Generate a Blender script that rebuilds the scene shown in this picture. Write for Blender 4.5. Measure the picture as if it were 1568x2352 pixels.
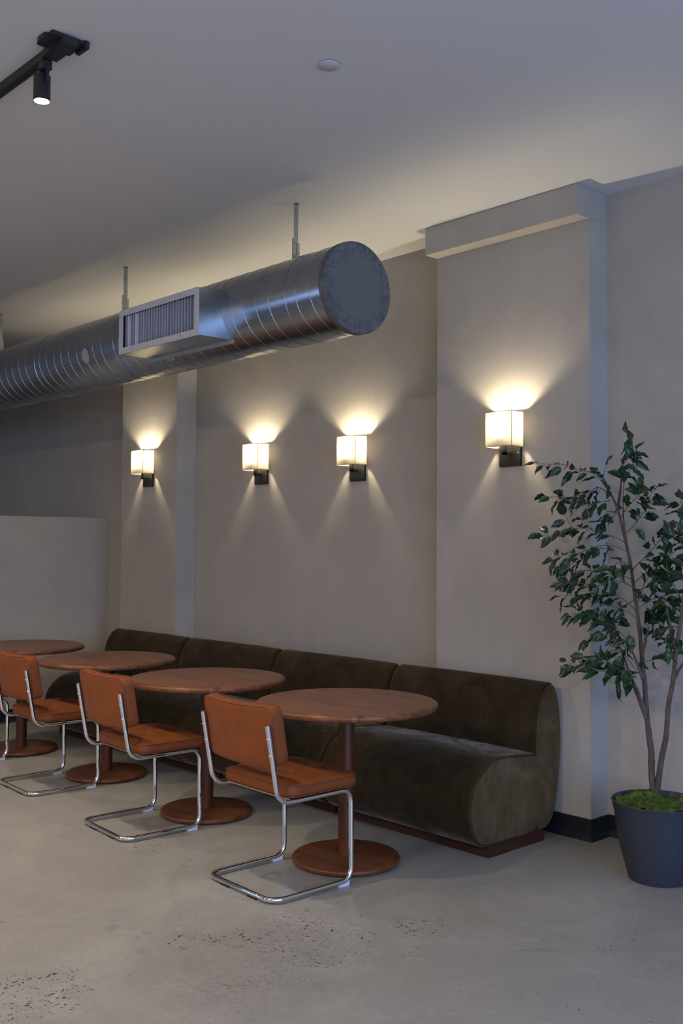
import bpy, bmesh, math, random
from mathutils import Vector, Matrix
for o in list(bpy.data.objects): bpy.data.objects.remove(o)
S = bpy.context.scene
C = S.collection
R = math.radians

# ------------------------------------------------------------------ camera
cam_d = bpy.data.cameras.new('camera'); cam = bpy.data.objects.new('camera', cam_d); C.objects.link(cam)
FWD = Vector((-0.73140, 0.68124, 0.031027)); RGT = Vector((0.681687, 0.731623, 0.005645)); UPV = Vector((0.018855, -0.025280, 0.999503))
cam.matrix_world = Matrix(((RGT.x, UPV.x, -FWD.x, 0), (RGT.y, UPV.y, -FWD.y, 0), (RGT.z, UPV.z, -FWD.z, 1.4914), (0, 0, 0, 1)))
cam_d.sensor_fit = 'HORIZONTAL'; cam_d.sensor_width = 36; cam_d.lens = 2322.4 * 36 / 1568
cam_d.clip_start = .05; cam_d.clip_end = 80
S.camera = cam

# ------------------------------------------------------------------ world, daylight, exposure
W = bpy.data.worlds.new('World'); S.world = W; W.use_nodes = True
wn = W.node_tree.nodes; wl = W.node_tree.links
bg = wn['Background']
tcw = wn.new('ShaderNodeTexCoord'); sepw = wn.new('ShaderNodeSeparateXYZ'); rw = wn.new('ShaderNodeValToRGB')
wl.new(tcw.outputs['Generated'], sepw.inputs[0]); wl.new(sepw.outputs['Z'], rw.inputs[0])
rw.color_ramp.elements[0].position = 0.0; rw.color_ramp.elements[0].color = (.17, .25, .44, 1)
rw.color_ramp.elements[1].position = .6; rw.color_ramp.elements[1].color = (.30, .50, 1.0, 1)
wl.new(rw.outputs[0], bg.inputs[0]); bg.inputs[1].default_value = 9.6
S.view_settings.view_transform = 'Standard'; S.view_settings.look = 'None'
S.cycles.caustics_reflective = False; S.cycles.caustics_refractive = False; S.cycles.sample_clamp_indirect = 12.0; S.cycles.blur_glossy = 1.0
S.view_settings.gamma = 1; S.view_settings.use_curve_mapping = False
S.view_settings.exposure = 0.53

def portal(loc, rot, sx, sy):      # guides sampling of the sky through a window opening
    l = bpy.data.lights.new('window_daylight', 'AREA'); l.shape = 'RECTANGLE'; l.size = sx; l.size_y = sy
    l.cycles.is_portal = True
    o = bpy.data.objects.new('window_daylight', l); C.objects.link(o); o.location = loc; o.rotation_euler = rot
XW, YW, XF = 3.0, -4.0, -13.0      # window wall, room's other long wall, far wall
WIN = [dict(wall='X', a=-3.2, b=3.6, z0=.35, z1=3.0), dict(wall='Y', a=-12.0, b=-10.4, z0=1.3, z1=2.8)]
portal((XW - .02, .2, 1.675), (0, R(90), 0), 2.65, 6.8)
portal((-11.2, YW + .02, 2.05), (R(90), 0, 0), 1.6, 1.5)

# plant centre lines (metres)
STEM_A= [(-2.451, 4.27, 0.323), (-2.464, 4.263, 0.43), (-2.462, 4.256, 0.531), (-2.469, 4.249, 0.613), (-2.478, 4.241, 0.735), (-2.482, 4.234, 0.863), (-2.488, 4.227, 0.931), (-2.495, 4.22, 1.07), (-2.506, 4.213, 1.176), (-2.522, 4.206, 1.309), (-2.535, 4.199, 1.416), (-2.56, 4.191, 1.534), (-2.589, 4.184, 1.656), (-2.63, 4.177, 1.743), (-2.67, 4.17, 1.8)]
STEM_B= [(-2.447, 4.27, 0.324), (-2.406, 4.25, 0.517), (-2.372, 4.23, 0.625), (-2.349, 4.21, 0.765), (-2.315, 4.19, 0.884), (-2.289, 4.17, 1.012), (-2.261, 4.15, 1.116), (-2.232, 4.13, 1.244), (-2.192, 4.11, 1.383), (-2.155, 4.09, 1.515), (-2.154, 4.07, 1.609)]
BRANCH=[ [(-2.462, 4.21, 0.696), (-2.505, 4.198, 0.814), (-2.536, 4.185, 0.914), (-2.569, 4.172, 1.009), (-2.607, 4.16, 1.088)],
[(-2.461, 4.21, 0.716), (-2.491, 4.193, 0.814), (-2.515, 4.177, 0.883), (-2.527, 4.16, 0.913)],
[(-2.476, 4.21, 0.874), (-2.495, 4.193, 0.943), (-2.503, 4.177, 0.984), (-2.527, 4.16, 1.053)],
[(-2.326, 4.21, 0.881), (-2.264, 4.185, 0.965), (-2.184, 4.16, 1.04)],
[(-2.542, 4.21, 1.416), (-2.554, 4.193, 1.536), (-2.555, 4.177, 1.617), (-2.547, 4.16, 1.697)],
[(-2.49, 4.21, 0.932), (-2.452, 4.185, 1.037), (-2.415, 4.16, 1.12)],
[(-2.606, 4.21, 1.657), (-2.574, 4.185, 1.76), (-2.551, 4.16, 1.84)],
[(-2.311, 4.21, 1.007), (-2.322, 4.185, 1.125), (-2.329, 4.16, 1.223)] ]
TWIGS=[ [(-2.625,4.17,1.743),(-2.652,4.161,1.793),(-2.72,4.152,1.839),(-2.773,4.143,1.845),(-2.841,4.134,1.878),(-2.898,4.125,1.882),(-2.973,4.115,1.892)],
[(-2.553,4.17,1.678),(-2.535,4.152,1.778),(-2.485,4.133,1.845),(-2.46,4.115,1.892)],
[(-2.576,4.17,1.821),(-2.555,4.167,1.86),(-2.503,4.164,1.918),(-2.494,4.161,1.954),(-2.506,4.157,1.991)],
[(-2.554,4.17,1.535),(-2.497,4.159,1.575),(-2.439,4.148,1.634),(-2.399,4.136,1.673),(-2.388,4.125,1.712),(-2.364,4.114,1.734)],
[(-2.611,4.17,1.72),(-2.685,4.175,1.764),(-2.761,4.18,1.739),(-2.876,4.185,1.722),(-2.97,4.19,1.731)],
[(-2.623,4.17,1.7),(-2.68,4.148,1.69),(-2.713,4.126,1.68),(-2.771,4.103,1.691)],
[(-2.623,4.17,1.741),(-2.642,4.145,1.802),(-2.614,4.12,1.851)],
[(-2.565,4.17,1.617),(-2.507,4.131,1.665),(-2.428,4.093,1.712),(-2.394,4.054,1.729)],
[(-2.577,4.17,1.637),(-2.657,4.205,1.65),(-2.703,4.24,1.599)],
[(-2.531,4.17,1.495),(-2.591,4.174,1.525),(-2.676,4.178,1.546),(-2.775,4.182,1.57),(-2.877,4.186,1.568),(-2.957,4.19,1.541),(-3.031,4.194,1.537)],
[(-2.804,4.17,1.57),(-2.843,4.18,1.579),(-2.88,4.19,1.63)],
[(-2.52,4.17,1.455),(-2.591,4.155,1.485),(-2.675,4.14,1.484),(-2.761,4.125,1.452),(-2.837,4.11,1.441),(-2.877,4.095,1.43)],
[(-2.6,4.17,1.464),(-2.694,4.169,1.474),(-2.777,4.167,1.421),(-2.838,4.166,1.399),(-2.867,4.164,1.387)],
[(-2.509,4.17,1.334),(-2.584,4.181,1.352),(-2.685,4.192,1.36),(-2.789,4.203,1.367),(-2.872,4.214,1.323)],
[(-2.498,4.17,1.295),(-2.564,4.148,1.323),(-2.667,4.127,1.3),(-2.748,4.105,1.308),(-2.807,4.083,1.306)],
[(-2.487,4.17,1.195),(-2.57,4.158,1.252),(-2.655,4.145,1.269),(-2.743,4.133,1.256),(-2.853,4.121,1.245)],
[(-2.483,4.17,1.155),(-2.551,4.164,1.192),(-2.64,4.158,1.208),(-2.732,4.152,1.173),(-2.813,4.146,1.158)],
[(-2.533,4.17,1.052),(-2.588,4.149,1.11),(-2.645,4.128,1.138),(-2.75,4.107,1.184)],
[(-2.51,4.17,0.994),(-2.624,4.188,1.065),(-2.694,4.205,1.079),(-2.778,4.223,1.031)],
[(-2.488,4.17,0.916),(-2.559,4.175,0.989),(-2.632,4.18,0.993),(-2.73,4.186,0.954),(-2.807,4.191,0.909),(-2.872,4.196,0.919)],
[(-2.484,4.17,0.876),(-2.53,4.128,0.935),(-2.595,4.085,0.952),(-2.66,4.043,0.97)],
[(-2.5,4.17,0.835),(-2.536,4.137,0.894),(-2.561,4.104,0.904),(-2.632,4.071,0.91)],
[(-2.522,4.17,0.872),(-2.605,4.249,0.888),(-2.677,4.329,0.812)],
[(-2.521,4.17,1.093),(-2.525,4.156,1.033),(-2.539,4.143,0.993)],
[(-2.466,4.17,0.958),(-2.424,4.211,0.968),(-2.403,4.253,0.997),(-2.383,4.294,1.002)],
[(-2.483,4.17,1.195),(-2.441,4.204,1.236),(-2.394,4.239,1.257),(-2.327,4.273,1.278)],
[(-2.498,4.17,1.315),(-2.412,4.156,1.377),(-2.339,4.142,1.418),(-2.278,4.127,1.457)],
[(-2.509,4.17,1.374),(-2.451,4.167,1.426),(-2.394,4.164,1.476),(-2.36,4.161,1.515),(-2.305,4.159,1.525)],
[(-2.487,4.17,1.275),(-2.435,4.234,1.315),(-2.383,4.298,1.335)],
[(-2.47,4.17,1.116),(-2.432,4.226,1.136),(-2.398,4.283,1.145)],
[(-2.254,4.17,1.242),(-2.293,4.154,1.322),(-2.315,4.137,1.399),(-2.263,4.121,1.515),(-2.233,4.104,1.591)],
[(-2.198,4.17,1.401),(-2.261,4.185,1.477),(-2.286,4.2,1.555),(-2.283,4.215,1.653),(-2.297,4.23,1.693)],
[(-2.218,4.17,1.343),(-2.283,4.156,1.38),(-2.339,4.143,1.359)],
[(-2.254,4.17,1.207),(-2.36,4.254,1.198),(-2.473,4.338,1.169)],
[(-2.28,4.17,1.09),(-2.289,4.126,1.053),(-2.285,4.081,1.06)],
[(-2.271,4.17,1.129),(-2.353,4.203,1.122),(-2.437,4.236,1.095)],
[(-2.498,4.17,1.234),(-2.608,4.218,1.187),(-2.661,4.266,1.12),(-2.68,4.315,1.053)],
[(-2.271,4.17,1.168),(-2.37,4.234,1.238),(-2.473,4.299,1.191)],
[(-2.229,4.17,1.304),(-2.154,4.107,1.402),(-2.081,4.043,1.478)],
[(-2.509,4.17,1.395),(-2.542,4.131,1.414),(-2.552,4.092,1.395),(-2.55,4.052,1.355)],
[(-2.483,4.17,1.215),(-2.433,4.154,1.317),(-2.38,4.138,1.378)] ]

# ------------------------------------------------------------------ material helpers
def mat(name, col, rough=.6, metal=0, **k):
    m = bpy.data.materials.new(name); m.use_nodes = True
    b = m.node_tree.nodes['Principled BSDF']
    b.inputs['Base Color'].default_value = (*col, 1); b.inputs['Roughness'].default_value = rough; b.inputs['Metallic'].default_value = metal
    for n, v in k.items(): b.inputs[n.replace('_', ' ')].default_value = v
    return m
class NT:
    def __init__(s, m): s.t = m.node_tree; s.n = s.t.nodes; s.b = s.n['Principled BSDF']
    def new(s, kind, **k):
        q = s.n.new('ShaderNode' + kind)
        for a, v in k.items(): setattr(q, a, v)
        return q
    def link(s, a, b): s.t.links.new(a, b)
    def coord(s, scale=(1, 1, 1), kind='Object', rot=(0, 0, 0)):
        t = s.new('TexCoord'); mp = s.new('Mapping'); mp.inputs['Scale'].default_value = scale; mp.inputs['Rotation'].default_value = rot
        if kind == 'World':
            g = s.new('NewGeometry'); s.link(g.outputs['Position'], mp.inputs[0])
        else: s.link(t.outputs[kind], mp.inputs[0])
        return mp.outputs[0]
    def noise(s, v, scale, detail=4, rough=.5, dist=0):
        q = s.new('TexNoise'); q.inputs['Scale'].default_value = scale; q.inputs['Detail'].default_value = detail
        q.inputs['Roughness'].default_value = rough; q.inputs['Distortion'].default_value = dist
        s.link(v, q.inputs['Vector']); return q.outputs['Fac']
    def ramp(s, f, stops):
        q = s.new('ValToRGB'); e = q.color_ramp.elements
        while len(e) < len(stops): e.new(.5)
        for i, (p, c) in enumerate(stops):
            e[i].position = p; e[i].color = (*c, 1) if len(c) == 3 else c
        s.link(f, q.inputs[0]); return q.outputs[0]
    def mix(s, f, a, b, mode='MIX'):
        q = s.new('Mix', data_type='RGBA', blend_type=mode)
        for i, v in ((0, f), (6, a), (7, b)):
            if hasattr(v, 'links'): s.link(v, q.inputs[i])
            else: q.inputs[i].default_value = v if i == 0 else (*v, 1)
        return q.outputs[2]
    def math(s, op, a, b=0, c=0):
        q = s.new('Math', operation=op)
        for i, v in enumerate((a, b, c)):
            if hasattr(v, 'links'): s.link(v, q.inputs[i])
            else: q.inputs[i].default_value = v
        return q.outputs[0]
    def bump(s, h, strength=.2, dist=.01):
        q = s.new('Bump'); q.inputs['Strength'].default_value = strength; q.inputs['Distance'].default_value = dist
        s.link(h, q.inputs['Height']); s.link(q.outputs[0], s.b.inputs['Normal'])
    def color(s, c): s.link(c, s.b.inputs['Base Color'])
g1 = lambda v: (v, v, v)

def plaster(name, a, b):
    m = mat(name, a, .75); n = NT(m); v = n.coord(kind='World')
    f = n.noise(v, 1.6, 6, .6, 1.2); f2 = n.noise(n.coord((1, 1, .45), 'World'), 7, 5, .65, .8)
    c = n.mix(n.ramp(f, [(.35, g1(0)), (.65, g1(1))]), a, b)
    c = n.mix(n.ramp(f2, [(.45, g1(0)), (.75, g1(.35))]), c, tuple(x * 1.12 for x in b))
    n.color(c); n.bump(n.noise(v, 30, 6, .6), .08, .004)
    return m
M = {}
M['plaster'] = plaster('limewash_plaster', (.385, .355, .312), (.43, .398, .35))
M['plaster_warm'] = plaster('partition_plaster', (.43, .385, .31), (.47, .42, .345))
m = M['ceiling'] = mat('ceiling_paint', (.68, .675, .665), .85); n = NT(m); n.bump(n.noise(n.coord(kind='World'), 1.3, 3), .12, .02)
m = M['base_vinyl'] = mat('black_vinyl', (.012, .014, .018), .4)

# floor: ground concrete with patches of exposed aggregate, cracks and stains
m = M['floor'] = mat('polished_concrete', (.2, .2, .2), .42); n = NT(m); v = n.coord(kind='World')
c = n.ramp(n.noise(v, 1.3, 8, .62, .6), [(.3, (.262, .247, .205)), (.5, (.305, .292, .254)), (.72, (.38, .363, .318))])
c = n.mix(n.ramp(n.noise(v, 7, 8, .7, 1.0), [(.42, g1(0)), (.66, g1(.75))]), c, (.265, .252, .228))
c = n.mix(n.ramp(n.noise(v, 45, 6, .7), [(.35, g1(.35)), (.6, g1(0))]), c, (.25, .24, .225))
c = n.mix(n.ramp(n.noise(v, 18, 5, .7, 2), [(.58, g1(0)), (.75, g1(.4))]), c, (.50, .475, .44))
def spot(x, y, r0, r1, sy=1.0):
    q = n.new('Mapping'); g = n.new('NewGeometry'); n.link(g.outputs['Position'], q.inputs[0])
    q.inputs['Location'].default_value = (-x, -y * sy, 0); q.inputs['Scale'].default_value = (1, sy, 0)
    l = n.new('VectorMath', operation='LENGTH'); n.link(q.outputs[0], l.inputs[0])
    mr = n.new('MapRange'); n.link(l.outputs['Value'], mr.inputs[0])
    mr.inputs[1].default_value = r0; mr.inputs[2].default_value = r1; mr.inputs[3].default_value = 1; mr.inputs[4].default_value = 0
    return mr.outputs[0]
# crackled veins where the slab was ground thin
vor = n.new('TexVoronoi', feature='DISTANCE_TO_EDGE'); vor.inputs['Scale'].default_value = 30
vd = n.new('VectorMath', operation='ADD'); nn = n.new('TexNoise'); nn.inputs['Scale'].default_value = 14; n.link(v, nn.inputs['Vector'])
sc = n.new('VectorMath', operation='SCALE'); sc.inputs['Scale'].default_value = .10; n.link(nn.outputs['Color'], sc.inputs[0])
n.link(v, vd.inputs[0]); n.link(sc.outputs[0], vd.inputs[1]); n.link(vd.outputs[0], vor.inputs['Vector'])
veinmask = n.math('MULTIPLY', spot(-2.78, 2.22, .12, .52), n.ramp(n.noise(v, 6, 4), [(.40, g1(.12)), (.62, g1(1))]))
veins = n.math('MULTIPLY', n.ramp(vor.outputs['Distance'], [(.04, g1(0)), (.15, g1(.62))]), veinmask)
c = n.mix(veins, c, (.19, .187, .172))
# aggregate chips
def chips(scale, thr, size, cols):
    vo = n.new('TexVoronoi', feature='F1'); vo.inputs['Scale'].default_value = scale; n.link(vd.outputs[0], vo.inputs['Vector'])
    sep = n.new('SeparateColor'); n.link(vo.outputs['Color'], sep.inputs[0])
    pick = n.math('LESS_THAN', sep.outputs[0], thr)
    near = n.math('LESS_THAN', vo.outputs['Distance'], n.math('MULTIPLY_ADD', sep.outputs[1], size, size * .45))
    return n.math('MULTIPLY', pick, near), n.ramp(sep.outputs[2], cols)
DK = [(.0, (.03, .035, .045)), (.45, (.07, .075, .08)), (.8, (.12, .11, .095)), (1, (.30, .26, .20))]
clus = None
for (x, y, a, b) in ((-2.86, 2.62, .08, .24), (-2.80, 2.50, .06, .20), (-3.10, 2.62, .0, .13), (-3.16, 1.56, .06, .26), (-3.22, 2.20, .0, .14), (-3.05, 2.36, .0, .2), (-2.70, 2.95, .02, .16),
                     (-2.10, 3.30, .0, .08), (-2.78, 2.12, .0, .08), (-4.3, 2.7, .0, .2), (-3.9, 2.75, .0, .15)):
    q = spot(x, y, a, b); clus = q if clus is None else n.math('MAXIMUM', clus, q)
jit = n.noise(v, 12, 3, .6)
cmask = n.math('GREATER_THAN', n.math('MULTIPLY_ADD', jit, .9, clus), .83)
k1, c1 = chips(52, .50, .26, DK); c = n.mix(n.math('MULTIPLY', k1, cmask), c, c1)
k2, c2 = chips(105, .16, .22, DK); c = n.mix(n.math('MULTIPLY', k2, n.math('GREATER_THAN', n.noise(v, 3.2, 3), .5)), c, c2)
k4, c4 = chips(95, .45, .24, DK); c = n.mix(n.math('MULTIPLY', k4, n.math('GREATER_THAN', n.math('MULTIPLY_ADD', jit, 1.1, clus), .84)), c, c4)
k3, c3 = chips(180, .05, .22, [(0, (.05, .05, .05)), (1, (.42, .40, .36))]); c = n.mix(k3, c, c3)
# hairline cracks
def crack(x0, y0, x1, y1, amp, w):
    L = math.hypot(x1 - x0, y1 - y0); ux, uy = (x1 - x0) / L, (y1 - y0) / L
    g = n.new('NewGeometry'); d = n.new('VectorMath', operation='SUBTRACT'); n.link(g.outputs['Position'], d.inputs[0]); d.inputs[1].default_value = (x0, y0, 0)
    a = n.new('VectorMath', operation='DOT_PRODUCT'); n.link(d.outputs[0], a.inputs[0]); a.inputs[1].default_value = (ux, uy, 0)
    b = n.new('VectorMath', operation='DOT_PRODUCT'); n.link(d.outputs[0], b.inputs[0]); b.inputs[1].default_value = (-uy, ux, 0)
    wob = n.math('MULTIPLY_ADD', n.noise(v, 3.5, 8, .62), amp, -amp / 2)
    dist = n.math('ABSOLUTE', n.math('ADD', b.outputs['Value'], wob))
    inside = n.math('MULTIPLY', n.math('GREATER_THAN', a.outputs['Value'], 0), n.math('LESS_THAN', a.outputs['Value'], L))
    return n.math('MULTIPLY', n.math('LESS_THAN', dist, w), inside)
for q in ((-2.70, 2.44, -2.17, 3.26, .16, .0014), (-2.30, 3.05, -1.80, 3.62, .10, .0016), (-3.02, 1.95, -2.72, 2.02, .08, .0016), (-3.9, 1.75, -3.35, 2.10, .2, .0016), (-3.3, 2.2, -3.0, 2.3, .1, .0015)):
    c = n.mix(n.math('MULTIPLY', crack(*q), .6), c, (.10, .098, .09))
# a few old stains
for (x, y, r) in ((-2.785, 2.455, .045), (-3.22, 2.02, .035), (-3.50, 2.05, .045), (-3.36, 2.13, .025)):
    q = n.math('GREATER_THAN', n.math('MULTIPLY_ADD', n.noise(v, 16, 5), .9, spot(x, y, 0, r * 1.6)), 1.0)
    c = n.mix(n.math('MULTIPLY', q, .6), c, (.22, .216, .212))
n.color(c)
n.link(n.math('MULTIPLY_ADD', n.noise(v, 4, 6, .6), .22, .27), n.b.inputs['Roughness'])
n.bump(n.noise(v, 60, 4, .6), .03, .002)

def wood(name, a, b, rot=0, rough=.38, sc=(1.2, 14, 14)):
    m = mat(name, a, rough); n = NT(m); v = n.coord(sc, rot=(0, 0, rot))
    f = n.noise(v, 1.6, 8, .62, .8); f2 = n.noise(n.coord((2.2, 60, 60), rot=(0, 0, rot)), 2.0, 4, .6)
    c = n.ramp(f, [(.32, a), (.50, tuple(x * .4 + y * .6 for x, y in zip(a, b))), (.64, b)])
    c = n.mix(n.ramp(f2, [(.48, g1(0)), (.70, g1(.55))]), c, tuple(x * .6 for x in a))
    n.color(c); n.bump(f2, .05, .002); n.b.inputs['Specular IOR Level'].default_value = .32
    return m
M['wood_top'] = wood('cherry_tabletop', (.095, .031, .012), (.235, .090, .040), R(8), .33)
M['wood_post'] = wood('cherry_post', (.070, .017, .0065), (.13, .038, .015), 0, .34, (12, 12, 1.0))
M['wood_base'] = wood('cherry_base', (.075, .020, .007), (.165, .054, .019), R(25))
M['wood_plinth'] = wood('walnut_plinth', (.030, .010, .005), (.060, .020, .010), 0, .42)

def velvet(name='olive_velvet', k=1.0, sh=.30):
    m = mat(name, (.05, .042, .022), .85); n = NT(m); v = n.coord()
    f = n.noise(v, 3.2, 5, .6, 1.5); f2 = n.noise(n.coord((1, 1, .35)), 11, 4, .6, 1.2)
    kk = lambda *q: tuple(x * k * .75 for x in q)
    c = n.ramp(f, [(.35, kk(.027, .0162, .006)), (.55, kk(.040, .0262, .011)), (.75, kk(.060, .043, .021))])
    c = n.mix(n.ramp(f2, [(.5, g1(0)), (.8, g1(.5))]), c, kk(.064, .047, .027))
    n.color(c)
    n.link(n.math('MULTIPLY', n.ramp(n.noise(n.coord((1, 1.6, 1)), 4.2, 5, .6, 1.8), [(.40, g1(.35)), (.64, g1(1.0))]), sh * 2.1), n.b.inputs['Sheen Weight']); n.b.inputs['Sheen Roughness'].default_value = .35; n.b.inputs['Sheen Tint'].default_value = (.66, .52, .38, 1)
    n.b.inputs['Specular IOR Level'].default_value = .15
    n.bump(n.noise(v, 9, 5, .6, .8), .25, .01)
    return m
M['velvet'] = velvet(); M['velvet_end_lit'] = velvet('olive_velvet_lit_end_panel', 2.9, .7)  # end panels paler: nap direction plus window light put into the colour
M['seam'] = mat('velvet_seam', (.06, .050, .03), .8)
def leather():
    m = mat('cognac_leather', (.3, .1, .04), .5); n = NT(m); v = n.coord()
    c = n.ramp(n.noise(v, 7, 6, .6, .5), [(.3, (.175, .047, .011)), (.6, (.22, .060, .014)), (.8, (.265, .079, .021))])
    n.color(c); n.b.inputs['Specular IOR Level'].default_value = .28
    n.bump(n.noise(v, 160, 5, .6), .10, .001)
    return m
M['leather'] = leather()
M['piping'] = mat('dark_piping', (.13, .036, .013), .55)
M['crease'] = mat('light_thread', (.55, .24, .11), .6)
M['chrome'] = mat('chrome', (.72, .73, .74), .05, 1)
M['foot'] = mat('clear_plastic_glide', (.62, .64, .74), .35, 0)
M['black'] = mat('matt_black_metal', (.018, .018, .02), .45)
M['blackplate'] = mat('sconce_black_metal', (.009, .010, .011), .45, .2)
def galv(name='galvanised_steel', sc=(2.0, 2.0, 2.0), col=((.30, .33, .36), (.42, .45, .48), (.52, .55, .58)), r0=.16):
    m = mat(name, (.5, .5, .5), .3, 1); n = NT(m); v = n.coord(sc, 'World')
    c = n.ramp(n.noise(v, 3, 3, .5, .3), [(.25, tuple(x * .90 for x in col[1])), (.8, tuple(x * 1.06 for x in col[1]))])
    n.color(c)
    n.b.inputs['Roughness'].default_value = r0 + .09
    return m
M['galv'] = galv()
m = M['cap'] = mat('dull_zinc', (.1, .12, .13), .6, .35); n = NT(m)   # end cap with sealant smears round its rim
v = n.coord(); l = n.new('VectorMath', operation='LENGTH'); n.link(v, l.inputs[0])
edge = n.math('MULTIPLY_ADD', n.noise(v, 11, 5, .65, .8), .10, l.outputs['Value'])
c = n.mix(n.ramp(edge, [(.20, g1(0)), (.235, g1(1))]), (.150, .165, .160), n.ramp(n.noise(v, 22, 5, .6, 1.2), [(.32, (.075, .085, .10)), (.6, (.155, .168, .18)), (.8, (.21, .22, .24))]))
n.color(c)
M['flange'] = mat('zinc_flange', (.44, .45, .41), .5, .3)
M['smear'] = mat('grey_sealant', (.36, .36, .38), .6)
M['white_metal'] = mat('white_register', (.56, .57, .63), .35)
M['white_plastic'] = mat('white_cover', (.55, .56, .60), .5)
M['throat'] = mat('grey_throat', (.10, .105, .12), .7)
M['dark_void'] = mat('dark_void', (.012, .012, .014), .8)
m = M['linen'] = bpy.data.materials.new('linen_shade'); m.use_nodes = True; t = m.node_tree; t.nodes.clear()
out = t.nodes.new('ShaderNodeOutputMaterial'); tr = t.nodes.new('ShaderNodeBsdfTranslucent'); df = t.nodes.new('ShaderNodeBsdfDiffuse'); mx = t.nodes.new('ShaderNodeMixShader')
tc = t.nodes.new('ShaderNodeTexCoord'); rp = t.nodes.new('ShaderNodeValToRGB')
def weave(scale):
    mp = t.nodes.new('ShaderNodeMapping'); mp.inputs['Scale'].default_value = scale; t.links.new(tc.outputs['Object'], mp.inputs[0])
    no = t.nodes.new('ShaderNodeTexNoise'); no.inputs['Scale'].default_value = 1; no.inputs['Detail'].default_value = 3; t.links.new(mp.outputs[0], no.inputs['Vector']); return no.outputs['Fac']
av = t.nodes.new('ShaderNodeMath'); av.operation = 'ADD'; t.links.new(weave((60, 60, 700)), av.inputs[0]); t.links.new(weave((700, 700, 50)), av.inputs[1])
t.links.new(av.outputs[0], rp.inputs[0]); rp.color_ramp.elements[0].position = .86; rp.color_ramp.elements[0].color = (.034, .029, .021, 1); rp.color_ramp.elements[1].position = 1.10; rp.color_ramp.elements[1].color = (.165, .152, .128, 1)
t.links.new(rp.outputs[0], tr.inputs[0]); df.inputs[0].default_value = (.50, .45, .36, 1); mx.inputs[0].default_value = .5
t.links.new(df.outputs[0], mx.inputs[1]); t.links.new(tr.outputs[0], mx.inputs[2]); t.links.new(mx.outputs[0], out.inputs[0])
M['hem'] = mat('linen_hem', (.30, .25, .17), .8)
def emit(name, col, st):
    m = mat(name, col, .4); b = m.node_tree.nodes['Principled BSDF']; b.inputs['Emission Color'].default_value = (*col, 1); b.inputs['Emission Strength'].default_value = st; return m
M['bulb'] = emit('warm_bulb', (1.0, .85, .58), 950)
M['fill_disc'] = emit('frosted_fill_disc', (1.0, .79, .56), 84)
M['lens'] = emit('led_lens', (1.0, .93, .85), 60)
m = M['leaf'] = mat('variegated_leaf', (.02, .06, .03), .38); n = NT(m)
at = n.new('Attribute', attribute_name='margin'); oi = n.new('ObjectInfo')
c = n.mix(oi.outputs['Random'], (.006, .028, .015), (.017, .055, .014))
wob = n.math('MULTIPLY_ADD', n.noise(n.coord(), 16, 3), .5, at.outputs['Fac'])
c = n.mix(n.ramp(wob, [(1.16, g1(0)), (1.2, g1(.75))]), c, (.30, .38, .27)) if False else n.mix(n.math('MULTIPLY', n.math('GREATER_THAN', wob, n.math('MULTIPLY_ADD', oi.outputs['Random'], .25, 1.08)), .5), c, (.26, .36, .24))
c = n.mix(n.math('MULTIPLY', n.math('LESS_THAN', at.outputs['Fac'], .06), .5), c, (.06, .13, .05))
n.color(c)
m = M['bark'] = mat('bark', (.09, .06, .045), .8); n = NT(m)
c = n.ramp(n.noise(n.coord((1, 1, .25)), 60, 5), [(.3, (.060, .040, .032)), (.7, (.135, .098, .078))]); n.color(c); n.bump(n.noise(n.coord((1, 1, .4)), 70, 4), .5, .004)
M['twig'] = mat('twig', (.11, .085, .035), .7)
m = M['pot'] = mat('slate_plastic', (.030, .036, .050), .42)
m = M['moss'] = mat('moss', (.07, .11, .012), .9); n = NT(m)
n.color(n.ramp(n.noise(n.coord(kind='World'), 38, 4), [(.3, (.030, .050, .006)), (.55, (.085, .135, .014)), (.8, (.15, .20, .03))]))
M['glass'] = bpy.data.materials.new('window_glass'); M['glass'].use_nodes = True; t = M['glass'].node_tree; t.nodes.clear()
out = t.nodes.new('ShaderNodeOutputMaterial'); tp = t.nodes.new('ShaderNodeBsdfTransparent'); gl = t.nodes.new('ShaderNodeBsdfGlossy'); gl.inputs['Roughness'].default_value = .02; mx = t.nodes.new('ShaderNodeMixShader'); mx.inputs[0].default_value = .06
t.links.new(tp.outputs[0], mx.inputs[1]); t.links.new(gl.outputs[0], mx.inputs[2]); t.links.new(mx.outputs[0], out.inputs[0])

# ------------------------------------------------------------------ geometry helpers
def obj(name, bm, m, parent=None, smooth=False, loc=None):
    me = bpy.data.meshes.new(name); bm.to_mesh(me); bm.free()
    if smooth:
        for p in me.polygons: p.use_smooth = True
        if smooth != True: me.set_sharp_from_angle(angle=R(smooth))
    me.materials.append(m)
    o = bpy.data.objects.new(name, me); C.objects.link(o); o.parent = parent
    if loc: o.location = loc
    return o
def thing(name, label, cat, loc=(0, 0, 0), rz=0, group=None):
    o = bpy.data.objects.new(name, None); C.objects.link(o); o.location = loc; o.rotation_euler = (0, 0, rz)
    o['label'] = label; o['category'] = cat
    if group: o['group'] = group
    return o
def struct(name, bm, m, smooth=False):
    o = obj(name, bm, m, None, smooth); o['kind'] = 'structure'; return o
def box(bm, x0, y0, z0, x1, y1, z1, bev=0, seg=2):
    v = [bm.verts.new((x, y, z)) for z in (z0, z1) for x, y in ((x0, y0), (x1, y0), (x1, y1), (x0, y1))]
    fs = [bm.faces.new([v[i] for i in f]) for f in ((3, 2, 1, 0), (4, 5, 6, 7), (0, 1, 5, 4), (1, 2, 6, 5), (2, 3, 7, 6), (3, 0, 4, 7))]
    if bev:
        es = list({e for f in fs for e in f.edges})
        bmesh.ops.bevel(bm, geom=es, offset=bev, segments=seg, affect='EDGES')
    return bm
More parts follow.
